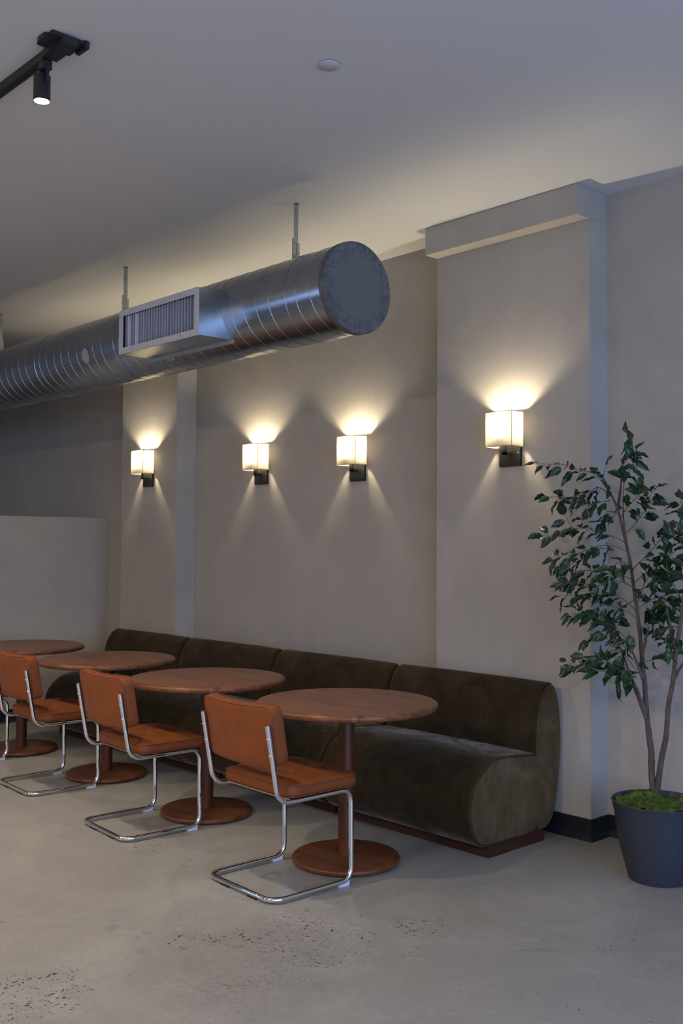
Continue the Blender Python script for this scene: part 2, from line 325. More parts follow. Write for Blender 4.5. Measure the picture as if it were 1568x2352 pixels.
def nb(): return bmesh.new()
def rbox(*a, bev=0): return box(nb(), *a, bev=bev)
def lathe(bm, prof, n=48, c=(0, 0, 0), cap=True):
    rings = []
    for r, z in prof:
        if r < 1e-6: rings.append([bm.verts.new((c[0], c[1], c[2] + z))])
        else: rings.append([bm.verts.new((c[0] + r * math.cos(2 * math.pi * i / n), c[1] + r * math.sin(2 * math.pi * i / n), c[2] + z)) for i in range(n)])
    for a, b in zip(rings, rings[1:]):
        for i in range(n):
            j = (i + 1) % n
            if len(a) == 1: bm.faces.new((a[0], b[j], b[i]))
            elif len(b) == 1: bm.faces.new((a[i], a[j], b[0]))
            else: bm.faces.new((a[i], a[j], b[j], b[i]))
    return bm
def frames(pts, closed=False):
    T = []
    n = len(pts)
    for i in range(n):
        a = pts[(i - 1) % n] if closed else pts[max(i - 1, 0)]; b = pts[(i + 1) % n] if closed else pts[min(i + 1, n - 1)]
        T.append((b - a).normalized())
    N = T[0].orthogonal().normalized(); out = []
    for t in T:
        N = (N - t * N.dot(t)).normalized(); out.append((N.copy(), t.cross(N)))
    return out
def tube(bm, pts, r, n=12, closed=False, caps=True):
    pts = [Vector(p) for p in pts]; fr = frames(pts, closed); rings = []
    for i, (p, (N, B)) in enumerate(zip(pts, fr)):
        rr = r[i] if isinstance(r, (list, tuple)) else r
        rings.append([bm.verts.new(p + (N * math.cos(2 * math.pi * k / n) + B * math.sin(2 * math.pi * k / n)) * rr) for k in range(n)])
    m_ = len(rings)
    for i in range(m_ if closed else m_ - 1):
        a, b = rings[i], rings[(i + 1) % m_]
        for k in range(n):
            bm.faces.new((a[k], a[(k + 1) % n], b[(k + 1) % n], b[k]))
    if caps and not closed:
        bm.faces.new(rings[0][::-1]); bm.faces.new(rings[-1])
    return bm
def fillet(pts, r, seg=8):
    pts = [Vector(p) for p in pts]; out = [pts[0]]
    for i in range(1, len(pts) - 1):
        p = pts[i]; rr = r[i - 1] if isinstance(r, (list, tuple)) else r
        a = (pts[i - 1] - p).normalized(); b = (pts[i + 1] - p).normalized()
        ang = a.angle(b); d = min(rr / math.tan(ang / 2), (pts[i - 1] - p).length * .48, (pts[i + 1] - p).length * .48)
        rr = d * math.tan(ang / 2); c = p + (a + b).normalized() * (rr / math.sin(ang / 2))
        s = p + a * d - c; e = p + b * d - c; th = s.angle(e)
        for k in range(seg + 1):
            u = k / seg; out.append(c + (s * math.sin((1 - u) * th) + e * math.sin(u * th)) / math.sin(th))
    out.append(pts[-1]); return out
def smooth_line(pts, k=4):
    pts = [Vector(p) for p in pts]; out = []
    for i in range(len(pts) - 1):
        p0 = pts[max(i - 1, 0)]; p1 = pts[i]; p2 = pts[i + 1]; p3 = pts[min(i + 2, len(pts) - 1)]
        for j in range(k):
            t_ = j / k
            out.append(.5 * ((2 * p1) + (p2 - p0) * t_ + (2 * p0 - 5 * p1 + 4 * p2 - p3) * t_ ** 2 + (-p0 + 3 * p1 - 3 * p2 + p3) * t_ ** 3))
    out.append(pts[-1]); return out
def copy_tree(o, parent=None):
    c = o.copy(); C.objects.link(c); c.parent = parent
    for ch in list(o.children): copy_tree(ch, c)
    return c

# ------------------------------------------------------------------ room shell
ZC = 3.3244; YP = 4.425; YB = 4.6135; YR = 4.585; XR = -2.897; XL = -3.938; YS = 4.318
struct('floor', rbox(XF - .2, YW - .2, -.12, XW + .2, 4.9, 0), M['floor'])
struct('ceiling', rbox(XF - .2, YW - .2, ZC, XW + .2, 4.9, ZC + .12), M['ceiling'])
b = nb(); box(b, XF - .2, YB, 0, XR - .001, 4.9, ZC); struct('wall_back', b, M['plaster'])
struct('wall_right', rbox(XR, YR, 0, XW + .2, 4.9, ZC), M['plaster'])
struct('trim_1', rbox(XL, YP, 0, XR, YB, 3.1656, bev=.003), M['plaster'])
struct('trim_2', rbox(XL, YS, 3.1656, XR, YB, ZC, bev=.003), M['plaster'])
struct('trim_3', rbox(-7.4654, 4.4294, 0, -6.648, YB, ZC, bev=.003), M['plaster'])
struct('wall_partition', rbox(-8.13, 1.6, 0, -7.994, YB, 1.704, bev=.003), M['plaster_warm'])
struct('wall_far', rbox(XF - .2, YW, 0, XF, YB, ZC), M['plaster'])
def wall_with_window(name, w):
    b = nb()
    if w['wall'] == 'X':
        for (y0, z0, y1, z1) in ((YW - .2, 0, w['a'], ZC), (w['b'], 0, YR, ZC), (w['a'], 0, w['b'], w['z0']), (w['a'], w['z1'], w['b'], ZC)): box(b, XW, y0, z0, XW + .2, y1, z1)
    else:
        for (x0, z0, x1, z1) in ((XF, 0, w['a'], ZC), (w['b'], 0, XW, ZC), (w['a'], 0, w['b'], w['z0']), (w['a'], w['z1'], w['b'], ZC)): box(b, x0, YW - .2, z0, x1, YW, z1)
    struct(name, b, M['plaster'])
def window(name, w, nm):
    r = bpy.data.objects.new(name, None); C.objects.link(r); r['kind'] = 'structure'
    a, e, z0, z1 = w['a'], w['b'], w['z0'], w['z1']; f = nb(); t_ = .05
    def bar(u0, v0, u1, v1):
        if w['wall'] == 'X': box(f, XW + .06, u0, v0, XW + .12, u1, v1)
        else: box(f, u0, YW - .12, v0, u1, YW - .06, v1)
    bar(a, z0, e, z0 + t_); bar(a, z1 - t_, e, z1)
    for i in range(nm + 1):
        u = a + (e - a - t_) * i / nm; bar(u, z0 + t_, u + t_, z1 - t_)
    obj('window_frame', f, M['black'], r)
    for i in range(nm):
        u0 = a + (e - a - t_) * i / nm + t_; u1 = a + (e - a - t_) * (i + 1) / nm
        obj('pane', rbox(XW + .085, u0, z0 + t_, XW + .091, u1, z1 - t_) if w['wall'] == 'X' else rbox(u0, YW - .091, z0 + t_, u1, YW - .085, z1 - t_), M['glass'], r)
wall_with_window('wall_front', WIN[0]); wall_with_window('wall_left', WIN[1])
window('window_1', WIN[0], 4); window('added_window', WIN[1], 2)  # second window is unseen, added for the blue reflection on the duct
# cove base: flat strip with a flared toe, following the wall line
def baseboard(name, path):
    prof = [(0, .109), (.006, .107), (.0065, .03), (.011, .012), (.019, .0), (0, .0)]
    b = nb(); n_ = len(path); cols = []
    for i, p in enumerate(path):
        p = Vector(p); ds = []
        if i: ds.append((p - Vector(path[i - 1])).normalized())
        if i < n_ - 1: ds.append((Vector(path[i + 1]) - p).normalized())
        ns = [Vector((d.y, -d.x)) for d in ds]
        nn_ = (ns[0] + ns[-1]).normalized(); k = 1 / max(.3, nn_.dot(ns[0]))
        cols.append([b.verts.new((p.x + nn_.x * k * u, p.y + nn_.y * k * u, z)) for u, z in prof])
    for a, c_ in zip(cols, cols[1:]):
        for i in range(len(prof) - 1): b.faces.new((a[i], c_[i], c_[i + 1], a[i + 1]))
    b.faces.new(cols[0]); b.faces.new(cols[-1][::-1])
    bmesh.ops.recalc_face_normals(b, faces=b.faces)
    struct(name, b, M['base_vinyl'])
e_ = .0005
baseboard('baseboard_back', [(-7.993, YB - e_), (-7.4654 - e_, YB - e_), (-7.4654 - e_, 4.4294 - e_), (-6.648 + e_, 4.4294 - e_), (-6.648 + e_, YB - e_), (XL - e_, YB - e_), (XL - e_, YP - e_), (XR + e_, YP - e_), (XR + e_, YR - e_), (XW - .03, YR - e_)])
baseboard('baseboard_partition', [(-7.994 + e_, 1.6), (-7.994 + e_, YB - .03)])

# ------------------------------------------------------------------ air duct
DY, DZ, DR, DX = 3.50, 2.778, .2295, -3.65
duct = thing('air_duct', 'exposed round spiral galvanised air duct hung below the ceiling, with a white slatted register', 'duct', (DX, DY, DZ))
b = nb(); N = 72; XE = XF - DX
ra = [[b.verts.new((x, DR * math.cos(2 * math.pi * i / N), DR * math.sin(2 * math.pi * i / N))) for i in range(N)] for x in (-.004, -.6, -1.2, -1.8, -2.6, -3.4, -5, -7, XE)]
for p, q in zip(ra, ra[1:]):
    for i in range(N): b.faces.new((p[i], q[i], q[(i + 1) % N], p[(i + 1) % N]))
obj('pipe', b, M['galv'], duct, True)
b = nb(); pts = []; lead = .107; turns = int((-XE) / lead) - 1
for i in range(turns * 40): 
    a = -2 * math.pi * i / 40; pts.append((-.06 - lead * i / 40, (DR + .0005) * math.cos(a), (DR + .0005) * math.sin(a)))
tube(b, pts, .0017, 6); obj('lock_seam', b, M['galv'], duct, True)
def band(x, w, t_=.003):
    b = nb(); prof = [(x - w / 2, 0), (x - w / 2, t_), (x + w / 2, t_), (x + w / 2, 0)]; rings = []
    for u, h in prof: rings.append([b.verts.new((u, (DR + h) * math.cos(2 * math.pi * i / N), (DR + h) * math.sin(2 * math.pi * i / N))) for i in range(N)])
    for p, q in zip(rings, rings[1:]):
        for i in range(N): b.faces.new((p[i], p[(i + 1) % N], q[(i + 1) % N], q[i]))
    bmesh.ops.recalc_face_normals(b, faces=b.faces)
    obj('joint_band', b, M['galv'], duct, 40)
for x in (-.325, -2.02, -3.1, -4.5, -6.2): band(x, .052)
b = nb(); prof = [(-.035, DR), (-.035, DR + .004), (-.002, DR + .0045), (.004, DR + .003), (.004, 0)]; rings = []
for u, r_ in prof:
    rings.append([b.verts.new((u, 0, 0))] if r_ == 0 else [b.verts.new((u, r_ * math.cos(2 * math.pi * i / N), r_ * math.sin(2 * math.pi * i / N))) for i in range(N)])
for p, q in zip(rings, rings[1:]):
    for i in range(N):
        j = (i + 1) % N
        b.faces.new((p[i], p[j], q[0]) if len(q) == 1 else (p[i], p[j], q[j], q[i]))
bmesh.ops.recalc_face_normals(b, faces=b.faces)
obj('end_cap', b, M['cap'], duct, 40)['label'] = 'flat dull zinc end cap with smeared sealant round its rim'
# sealant smears
def smear(x, ang, w, h):
    b = nb(); rnd = random.Random(int(x * 100)); vs = []
    c_ = b.verts.new((x, (DR + .0035) * math.cos(ang), (DR + .0035) * math.sin(ang)))
    for i in range(18):
        t_ = 2 * math.pi * i / 18; k = rnd.uniform(.93, 1.06); xx = x + w * k * math.cos(t_); aa = ang + h * k * math.sin(t_)
        vs.append(b.verts.new((xx, (DR + .0022) * math.cos(aa), (DR + .0022) * math.sin(aa))))
    for i in range(18): b.faces.new((c_, vs[i], vs[(i + 1) % 18]))
    bmesh.ops.recalc_face_normals(b, faces=b.faces)
    obj('sealant_patch', b, M['smear'], duct, True)
smear(-1.48, R(232), .055, .09); smear(-2.35, R(196), .05, .22)
# box plenum with register
X0, X1, YFc, ZT, ZB = -5.30 - DX, -4.492 - DX, 3.122 - DY, 2.868 - DZ, 2.612 - DZ
b = nb(); yb_ = 3.345 - DY
fv = [b.verts.new(p) for p in ((X0, YFc, ZB), (X1, YFc, ZB), (X1, YFc, ZT), (X0, YFc, ZT))]
bv = [b.verts.new(p) for p in ((X0 - .0, yb_, ZB - .0), (X1 + .01, yb_, ZB - .0), (X1 + .01, yb_, ZT + .02), (X0 - .0, yb_, ZT + .02))]
for i in range(4): b.faces.new((fv[i], bv[i], bv[(i + 1) % 4], fv[(i + 1) % 4]))
obj('plenum_box', b, M['galv'], duct)
b = nb(); box(b, X0 - .0, yb_ - .012, ZB - .022, X1 + .035, yb_ - .008, ZB + .002)
obj('box_flange', b, M['flange'], duct)
for i in range(4):
    b = nb(); x = X0 + .06 + i * .25
    bmesh.ops.create_icosphere(b, subdivisions=1, radius=.006, matrix=Matrix.Translation((x, yb_ - .013, ZB - .012))); obj('flange_screw', b, M['galv'], duct, True)
fr = nb(); bw = .033; T = .006
ox0, ox1, oz0, oz1 = X0 + bw, X1 - bw, ZB + bw, ZT - bw
for q in ((X0 - .004, ZT, X1 + .004, oz1, 1), (X0 - .004, oz0, X1 + .004, ZB, 1), (X0 - .004, oz1, ox0, oz0, 1), (ox1, oz1, X1 + .004, oz0, 1)):
    box(fr, q[0], YFc - T, min(q[1], q[3]) - (.003 if q[3] == ZB else 0), q[2], YFc + .001, max(q[1], q[3]) + (.003 if q[1] == ZT else 0))
frame = obj('register_frame', fr, M['white_metal'], duct); frame['label'] = 'white rectangular register frame'
obj('register_throat', rbox(ox0 - .01, YFc + .045, oz0 - .01, ox1 + .01, YFc + .047, oz1 + .01), M['throat'], frame)
slat_me = None; rnd = random.Random(3); ns = 27
for i in range(ns):
    x = ox0 + .010 + (ox1 - ox0 - .016) * i / (ns - 1)
    if slat_me is None:
        b = nb(); box(b, -.0010, -.0105, oz0 - .004, .0010, .0105, oz1 + .004); s = obj('register_slat', b, M['white_metal'], frame); slat_me = s.data
    else:
        s = bpy.data.objects.new('register_slat', slat_me); C.objects.link(s); s.parent = frame
    s.location = (x, YFc + .020, 0); s.rotation_euler = (0, 0, R(rnd.choice((14, 17, 10, 16, 12)) if i not in (1, 4) else -32))
for (x, z) in ((X0 + .13, ZT - .015), (X1 - .16, ZT - .015), (X0 + .13, ZB + .015), (X1 - .16, ZB + .015)):
    b = nb(); bmesh.ops.create_icosphere(b, subdivisions=2, radius=.0055, matrix=Matrix.Translation((x, YFc - T, z)) @ Matrix.Diagonal((1, .5, 1, 1))); obj('register_screw', b, M['galv'], frame, True)
obj('damper_lever', rbox(ox0 + .004, YFc - .012, -.035, ox0 + .011, YFc - .004, -.020, bev=.001), M['white_metal'], frame)
for hx in (-4.13, -5.88, -7.79, -9.6, -11.4):
    x = hx - DX; zt = ZC - DZ
    b = nb(); box(b, x - .0015, -.014, DR + .10, x + .0015, .014, zt); box(b, x - .0015, -.014, zt - .003, x + .012, .014, zt)
    h = obj('hanger_strap', b, M['galv'], duct)
    b = nb(); box(b, x - .004, -.023, DR - .01, x + .003, -.0, DR + .125); box(b, x - .0045, .003, DR - .01, x + .004, .023, DR + .105); obj('hanger_clip', b, M['galv'], h)
    for zz in (DR + .03, DR + .10, DR + .235, DR + .26):
        b = nb(); bmesh.ops.create_cone(b, cap_ends=True, segments=6, radius1=.005, radius2=.005, depth=.010, matrix=Matrix.Translation((x + .004, -.006, zz)) @ Matrix.Rotation(R(90), 4, 'Y')); obj('hanger_screw', b, M['galv'], h)

# ------------------------------------------------------------------ ceiling track, spotlights, sprinkler cover
TY = 1.728
tr_ = thing('track_rail', 'black lighting track running along the ceiling at upper left, with end feed box', 'track', (-3.35, TY, ZC))
b = nb(); L_ = -4.6
box(b, L_, -.0175, -.034, -.02, .0175, -.0, bev=.001)
obj('rail', b, M['black'], tr_)
obj('rail_slot', rbox(L_, -.008, -.0352, -.03, .008, -.0335), M['dark_void'], tr_)
obj('end_feed', rbox(-.115, -.031, -.040, .045, .031, -.010, bev=.003), M['black'], tr_)
b = nb(); box(b, -.085, -.066, -.016, .035, .066, 0, bev=.003); box(b, -.055, -.078, -.022, .0, -.058, -.0, bev=.002); box(b, -.03, .058, -.030, .045, .078, -.0, bev=.003)
obj('ceiling_plate', b, M['black'], tr_)
def spotlight(x, label, strength, tilt=(0, 0), y=TY):
    t_ = thing('track_spotlight', label, 'spotlight', (x, y, ZC - .034), 0, 'spotlights on the ceiling track')
    obj('adapter', rbox(-.025, -.018, -.034, .025, .018, 0, bev=.003), M['black'], t_)
    obj('stem', rbox(.016, -.006, -.085, .024, .006, -.03, bev=.001), M['black'], t_)
    hx, hz = -.022, -.045
    b = nb(); lathe(b, [(0, hz), (.029, hz), (.0315, hz - .003), (.0315, hz - .098), (.0285, hz - .098), (.0275, hz - .086)], 32, (hx, 0, 0)); bmesh.ops.recalc_face_normals(b, faces=b.faces)
    obj('lamp_head', b, M['black'], t_, 40)
    b = nb(); lathe(b, [(.0278, hz - .092), (.02, hz - .096), (0, hz - .098)], 32, (hx, 0, 0)); bmesh.ops.recalc_face_normals(b, faces=b.faces)
    obj('lens', b, M['lens'], t_, True)
    l = bpy.data.lights.new('spot_beam', 'SPOT'); l.energy = strength; l.spot_size = R(88); l.spot_blend = .9; l.shadow_soft_size = .028; l.color = (1.0, .86, .70)
    o = bpy.data.objects.new('spot_beam', l); C.objects.link(o); o.parent = t_; o.location = (hx, 0, hz - .104); o.rotation_euler = (tilt[0], tilt[1], 0)
SPW = 62
spotlight(-3.50, 'lit black cylinder spotlight hanging near the end of the ceiling track', SPW, (R(8), 0))
for x, q in ((-4.62, 'second'), (-5.74, 'third'), (-6.86, 'fourth')): spotlight(x, 'black cylinder spotlight, %s from the end feed, out of view to the left' % q, SPW, (R(8), 0))
def fill_lamp(x, y, q):      # added fill lamps, unseen behind the camera, shaped as frosted flush discs
    t_ = thing('fill_light', 'added unseen fill lamp, frosted ceiling disc, %s' % q, 'fill lamp', (x, y, ZC), 0, 'added fill discs behind the camera')
    b = nb(); lathe(b, [(0, 0), (.30, 0), (.30, -.03), (.285, -.035)], 40); bmesh.ops.recalc_face_normals(b, faces=b.faces); obj('rim', b, M['black'], t_, 40)
    b = nb(); lathe(b, [(.285, -.034), (.15, -.045), (0, -.050)], 40); bmesh.ops.recalc_face_normals(b, faces=b.faces); obj('diffuser', b, M['fill_disc'], t_, True)
for x, q in ((.6, 'nearest the storefront'), (-2.6, 'middle of the three'), (-5.8, 'farthest from the storefront')): fill_lamp(x, -1.9, q)
b = nb(); lathe(b, [(.0, -.007), (.041, -.007), (.0435, -.005), (.0435, -.003)], 48); bmesh.ops.recalc_face_normals(b, faces=b.faces)
sc_ = thing('sprinkler_cover', 'small flat round white cover plate on the ceiling', 'cover plate', (-2.833, 2.561, ZC))
obj('cover_disc', b, M['white_plastic'], sc_, 40)
b = nb(); lathe(b, [(0.0, -.0032), (.036, -.0032), (.036, 0)], 32); bmesh.ops.recalc_face_normals(b, faces=b.faces); obj('recess_ring', b, M['dark_void'], sc_)

# ------------------------------------------------------------------ wall sconces
def make_sconce(label, x, yw, dz):
    t_ = thing('wall_sconce', label, 'wall lamp', (x, yw, 1.9153 + dz), 0, 'linen shaded wall sconces')
    obj('backplate', rbox(-.0725, -.016, 0, .0725, -.0004, .165, bev=.002), M['blackplate'], t_)
    b = nb(); bmesh.ops.create_icosphere(b, subdivisions=2, radius=.004, matrix=Matrix.Translation((.058, -.017, .072))); obj('plate_screw', b, M['chrome'], t_, True)
    b = nb(); box(b, -.012, -.072, .060, .012, -.014, .076, bev=.002); box(b, -.012, -.072, .060, .012, -.052, .135, bev=.002); obj('arm', b, M['blackplate'], t_)
    b = nb(); lathe(b, [(0, .12), (.016, .12), (.018, .16), (.024, .172), (.026, .184), (.022, .184), (0, .174)], 24, (0, -.062, 0)); bmesh.ops.recalc_face_normals(b, faces=b.faces); obj('lamp_holder', b, M['blackplate'], t_, 40)  # bulb socket, its cup widened to hold back light below the shade
    hw, yf, yb, z0, z1 = .0893, -.116, -.014, .1034, .2902
    b = nb()
    bot = [b.verts.new((u, v_, z0)) for u, v_ in ((-hw, yf), (hw, yf), (hw, yb), (-hw, yb))]; top = [b.verts.new((u, v_, z1)) for u, v_ in ((-hw, yf), (hw, yf), (hw, yb), (-hw, yb))]
    for i in range(4): b.faces.new((bot[i], bot[(i + 1) % 4], top[(i + 1) % 4], top[i]))
    sh = obj('lamp_shade', b, M['linen'], t_)
    b = nb(); r_ = .0019
    for z in (z0, z1): tube(b, [(-hw, yf, z), (hw, yf, z), (hw, yb, z), (-hw, yb, z)], r_, 6, closed=True)
    for u, v_ in ((-hw, yf), (hw, yf), (hw, yb), (-hw, yb)): tube(b, [(u, v_, z0), (u, v_, z1)], r_, 6)
    obj('shade_hem', b, M['hem'], sh)
    b = nb(); bmesh.ops.create_uvsphere(b, u_segments=16, v_segments=10, radius=.020, matrix=Matrix.Translation((0, -.062, .220)) @ Matrix.Diagonal((1, 1, 1.15, 1))); obj('bulb', b, M['bulb'], t_, True)
make_sconce('brightest, largest-looking linen wall sconce, on the projecting pier at right', -3.394, YP, 0)
make_sconce('linen wall sconce on the recessed wall, the one nearer the right pier', -4.7906, YB, -.014)
make_sconce('linen wall sconce on the recessed wall, the one nearer the left column', -5.806, YB, .004)
make_sconce('leftmost linen wall sconce, alone on the narrow left column', -7.040, 4.4294, .024)

# ------------------------------------------------------------------ tables
def make_table(label, x, rz, y=3.293):
    t_ = thing('pedestal_table', label, 'table', (x, y, 0), rz, 'round wooden pedestal tables')
    b = nb(); Rt = .431; h0, h1 = .7165, .750; cz = (h0 + h1) / 2; q = (h1 - h0) / 2
    prof = [(0, h0), (Rt - q * 1.1, h0)] + [(Rt - q * 1.0 + q * math.cos(a), cz + q * math.sin(a)) for a in [R(-80 + 16 * i) for i in range(11)]] + [(Rt - q * 1.1, h1), (Rt * .6, h1), (0, h1)]
    lathe(b, prof, 96); bmesh.ops.recalc_face_normals(b, faces=b.faces); obj('tabletop', b, M['wood_top'], t_, 50)
    b = nb(); lathe(b, [(0, .030), (.0375, .030), (.0375, h0 - .0005), (0, h0 - .0005)], 40); bmesh.ops.recalc_face_normals(b, faces=b.faces); obj('pedestal', b, M['wood_post'], t_, 50)
    b = nb(); Rb = .254; prof = [(0, .006), (Rb - .012, .006), (Rb - .003, .009), (Rb, .016), (Rb - .001, .024), (Rb - .007, .031), (Rb - .018, .034), (0, .036)]
    lathe(b, prof, 80); bmesh.ops.recalc_face_normals(b, faces=b.faces); obj('base', b, M['wood_base'], t_, 40)
    b = nb()
    for k in range(3): lathe(b, [(0, 0), (.02, 0), (.02, .007), (0, .007)], 12, (.19 * math.cos(k * 2.09), .19 * math.sin(k * 2.09), 0))
    bmesh.ops.recalc_face_normals(b, faces=b.faces); obj('floor_glides', b, M['black'], t_)
for args in (('round wooden pedestal table nearest the camera, in front of the end sofa section', -3.4916, R(0)),
             ('second round wooden pedestal table counting from the nearest one', -4.6145, R(6)),
             ('third round wooden pedestal table from the nearest, behind two chairs', -5.783, R(-5), 3.345),
             ('farthest round wooden table, cut off by the left edge beside the low partition', -6.880, R(3), 3.292)): make_table(*args)

# ------------------------------------------------------------------ cantilever chairs
def rrect(w, d, r, k=6):
    pts = []
    for cx, cy, a0 in ((w - r, d - r, 0), (-w + r, d - r, 90), (-w + r, -d + r, 180), (w - r, -d + r, 270)):
        for i in range(k + 1):
            a = R(a0 + 90 * i / k); pts.append((cx + r * math.cos(a), cy + r * math.sin(a)))
    return pts
def resample(pts, n_):
    pts = [Vector((*p, 0)) if len(p) == 2 else Vector(p) for p in pts]; pts.append(pts[0]); L = [0]
    for a, b_ in zip(pts, pts[1:]): L.append(L[-1] + (b_ - a).length)
    out = []; j = 0
    for i in range(n_):
        s_ = L[-1] * i / n_
        while L[j + 1] < s_: j += 1
        u = (s_ - L[j]) / max(1e-9, L[j + 1] - L[j]); out.append(pts[j].lerp(pts[j + 1], u))
    return out
TUFTS = [(-.085, -.075), (.085, -.075), (-.085, .075), (.085, .075)]
def make_chair(label):
    t_ = thing('cantilever_chair', label, 'chair', (0, 0, 0), 0, 'leather cantilever chairs')
    r_ = .0112; W2 = .236
    side = lambda s: [(s * W2, -.247, .742), (s * W2, -.190, .440), (s * W2, -.170, .410), (s * W2, .217, .413), (s * W2, .220, .018), (s * W2, -.214, .0175)]
    Lp = side(-1); Rp = side(1)
    path = [Lp[0], Lp[1], Lp[2], Lp[3], Lp[4], Lp[5]] + Rp[::-1]
    path = [Lp[0], (-W2, -.186, .410), Lp[3], Lp[4], Lp[5]] + [Rp[5], Rp[4], Rp[3], (W2, -.186, .410), Rp[0]]
    pts = fillet(path, [.075, .055, .055, .060, .060, .055, .055, .075], 9)
    b = nb(); tube(b, pts, r_, 14); obj('tube_frame', b, M['chrome'], t_, 60)
    # cross bars below the seat
    b = nb(); tube(b, [(-W2, -.10, .412), (W2, -.10, .412)], .007, 10); tube(b, [(-W2, .16, .413), (W2, .16, .413)], .007, 10); obj('cross_bar', b, M['chrome'], t_, 60)
    for s in (-1, 1):
        b = nb()
        v0 = [(s * W2 - .009, .145, 0), (s * W2 + .009, .145, 0), (s * W2 + .009, .202, 0), (s * W2 - .009, .202, 0)]; v1 = [(a, q, h) for (a, q, _), h in zip(v0, (.012, .012, .030, .030))]
        bot = [b.verts.new(p) for p in v0]; top = [b.verts.new(p) for p in v1]
        b.faces.new(bot[::-1]); b.faces.new(top)
        for i in range(4): b.faces.new((bot[i], bot[(i + 1) % 4], top[(i + 1) % 4], top[i]))
        obj('front_glide', b, M['foot'], t_)
        obj('rear_glide', rbox(s * .10 - .03, -.222, 0, s * .10 + .03, -.206, .010), M['black'], t_)
    # seat cushion
    b = nb(); K = 96; hw, hd, cy = .245, .202, .063; out = resample(rrect(hw, hd, .052), K); rings = []
    zb, zt = .4245, .4705
    def ring(sc, z, inset=0, fn=None):
        rg = []
        for p in out:
            d = Vector((p.x / hw, p.y / hd)); u = p.x * sc - (p.x / p.length) * inset; v_ = p.y * sc - (p.y / p.length) * inset
            rg.append(b.verts.new((u, v_ + cy, z + (fn(u, v_) if fn else 0))))
        return rg
    def topz(u, v_):
        e = max(0, 1 - (abs(u) / hw) ** 3) * max(0, 1 - (abs(v_) / hd) ** 3); z = .034 * e ** .6 if e > 0 else 0
        for (a, q) in TUFTS:
            d2 = (u - a) ** 2 + (v_ - q) ** 2; z -= .027 * math.exp(-d2 / (2 * .021 ** 2)) * (1 if e > 0 else 0)
        z -= .004 * math.exp(-(u / .02) ** 2) * e + .004 * math.exp(-(v_ / .02) ** 2) * e
        return z
    rings.append(ring(.0001, zb)); rings.append(ring(.97, zb)); rings.append(ring(1, zb + .004)); rings.append(ring(1.008, zb + .02)); rings.append(ring(1.004, zt - .008)); rings.append(ring(1, zt))
    for s_ in (.975, .95, .9, .84, .77, .69, .6, .52, .44, .36, .28, .2, .12, .05, .0001): rings.append(ring(s_, zt, 0, topz))
    for a, q in zip(rings, rings[1:]):
        for i in range(K): b.faces.new((a[i], a[(i + 1) % K], q[(i + 1) % K], q[i]))
    bmesh.ops.remove_doubles(b, verts=b.verts, dist=1e-5); bmesh.ops.recalc_face_normals(b, faces=b.faces)
    seat = obj('seat_cushion', b, M['leather'], t_, 60)
    b = nb(); tube(b, [(p.x * 1.008, p.y * 1.008 + cy, zt) for p in out], .0023, 6, closed=True); tube(b, [(p.x * 1.004, p.y * 1.004 + cy, zb + .003) for p in out], .0023, 6, closed=True)
    obj('piping', b, M['piping'], seat, True)
    for (a, q) in TUFTS:
        b = nb(); tube(b, smooth_line([(a - .030, q + cy - .012, zt + topz(a - .03, q - .012) + .0004), (a - .012, q + cy - .004, zt + topz(a - .012, q - .004) + .0004), (a, q + cy, zt + topz(a, q) + .0004), (a + .014, q + cy + .001, zt + topz(a + .014, q + .001) + .0004), (a + .032, q + cy - .006, zt + topz(a + .032, q - .006) + .0004)], 4), .0009, 5)
        obj('tuft_stitch', b, M['crease'], seat)
    # backrest: padded panel, curved in plan, leaning with the tubes
    b = nb(); bw, bh = .247, .128; K = 96; out = resample(rrect(bw, bh, .034), K)
    tilt = R(9.5); zc = .690; yc = -.237
    def place(u, v_, w):      # u across, v up, w forward (towards the sitter)
        w2 = w + .036 * (u / bw) ** 2 - .020
        y = w2 * math.cos(tilt) - v_ * math.sin(tilt); z = w2 * math.sin(tilt) * 1 + v_ * math.cos(tilt)
        return (u, yc + .030 + y, zc + z)
    def ring2(sc, w, fn=None): return [b.verts.new(place(p.x * sc, p.y * sc, w + (fn(p.x * sc, p.y * sc) if fn else 0))) for p in out]
    puff = lambda u, v_: .009 * max(0, 1 - (abs(u) / bw) ** 4) * max(0, 1 - (abs(v_) / bh) ** 4)
    rb_ = -.027; rf = .027; rings = [ring2(s_, rb_, lambda u, v_: -.5 * puff(u, v_)) for s_ in (.0001, .3, .6, .8, .92, .97)]
    rings += [ring2(1, rb_ + .002), ring2(1.004, rb_ + .012), ring2(1.004, rf - .012), ring2(1, rf - .002)]
    rings += [ring2(s_, rf, puff) for s_ in (.97, .92, .8, .6, .3, .0001)]
    for a, q in zip(rings, rings[1:]):
        for i in range(K): b.faces.new((a[i], a[(i + 1) % K], q[(i + 1) % K], q[i]))
    bmesh.ops.remove_doubles(b, verts=b.verts, dist=1e-5); bmesh.ops.recalc_face_normals(b, faces=b.faces)
    back = obj('backrest', b, M['leather'], t_, 60)
    b = nb()
    for w in (rb_ + .001, rf - .001): tube(b, [place(p.x * 1.004, p.y * 1.004, w) for p in out], .0023, 6, closed=True)
    obj('piping', b, M['piping'], back, True)
    for s in (-1, 1):
        for z in (.685, .615):
            y = -.247 + (.742 - z) / (.742 - .41) * .061
            b = nb(); bmesh.ops.create_cone(b, cap_ends=True, segments=14, radius1=.0075, radius2=.006, depth=.004, matrix=Matrix.Translation((s * W2, y - r_ + .0005, z)) @ Matrix.Rotation(R(90 + 10), 4, 'X')); obj('screw', b, M['chrome'], t_, 30)
    return t_
chair0 = make_chair('nearest leather cantilever chair, in front of the closest table')
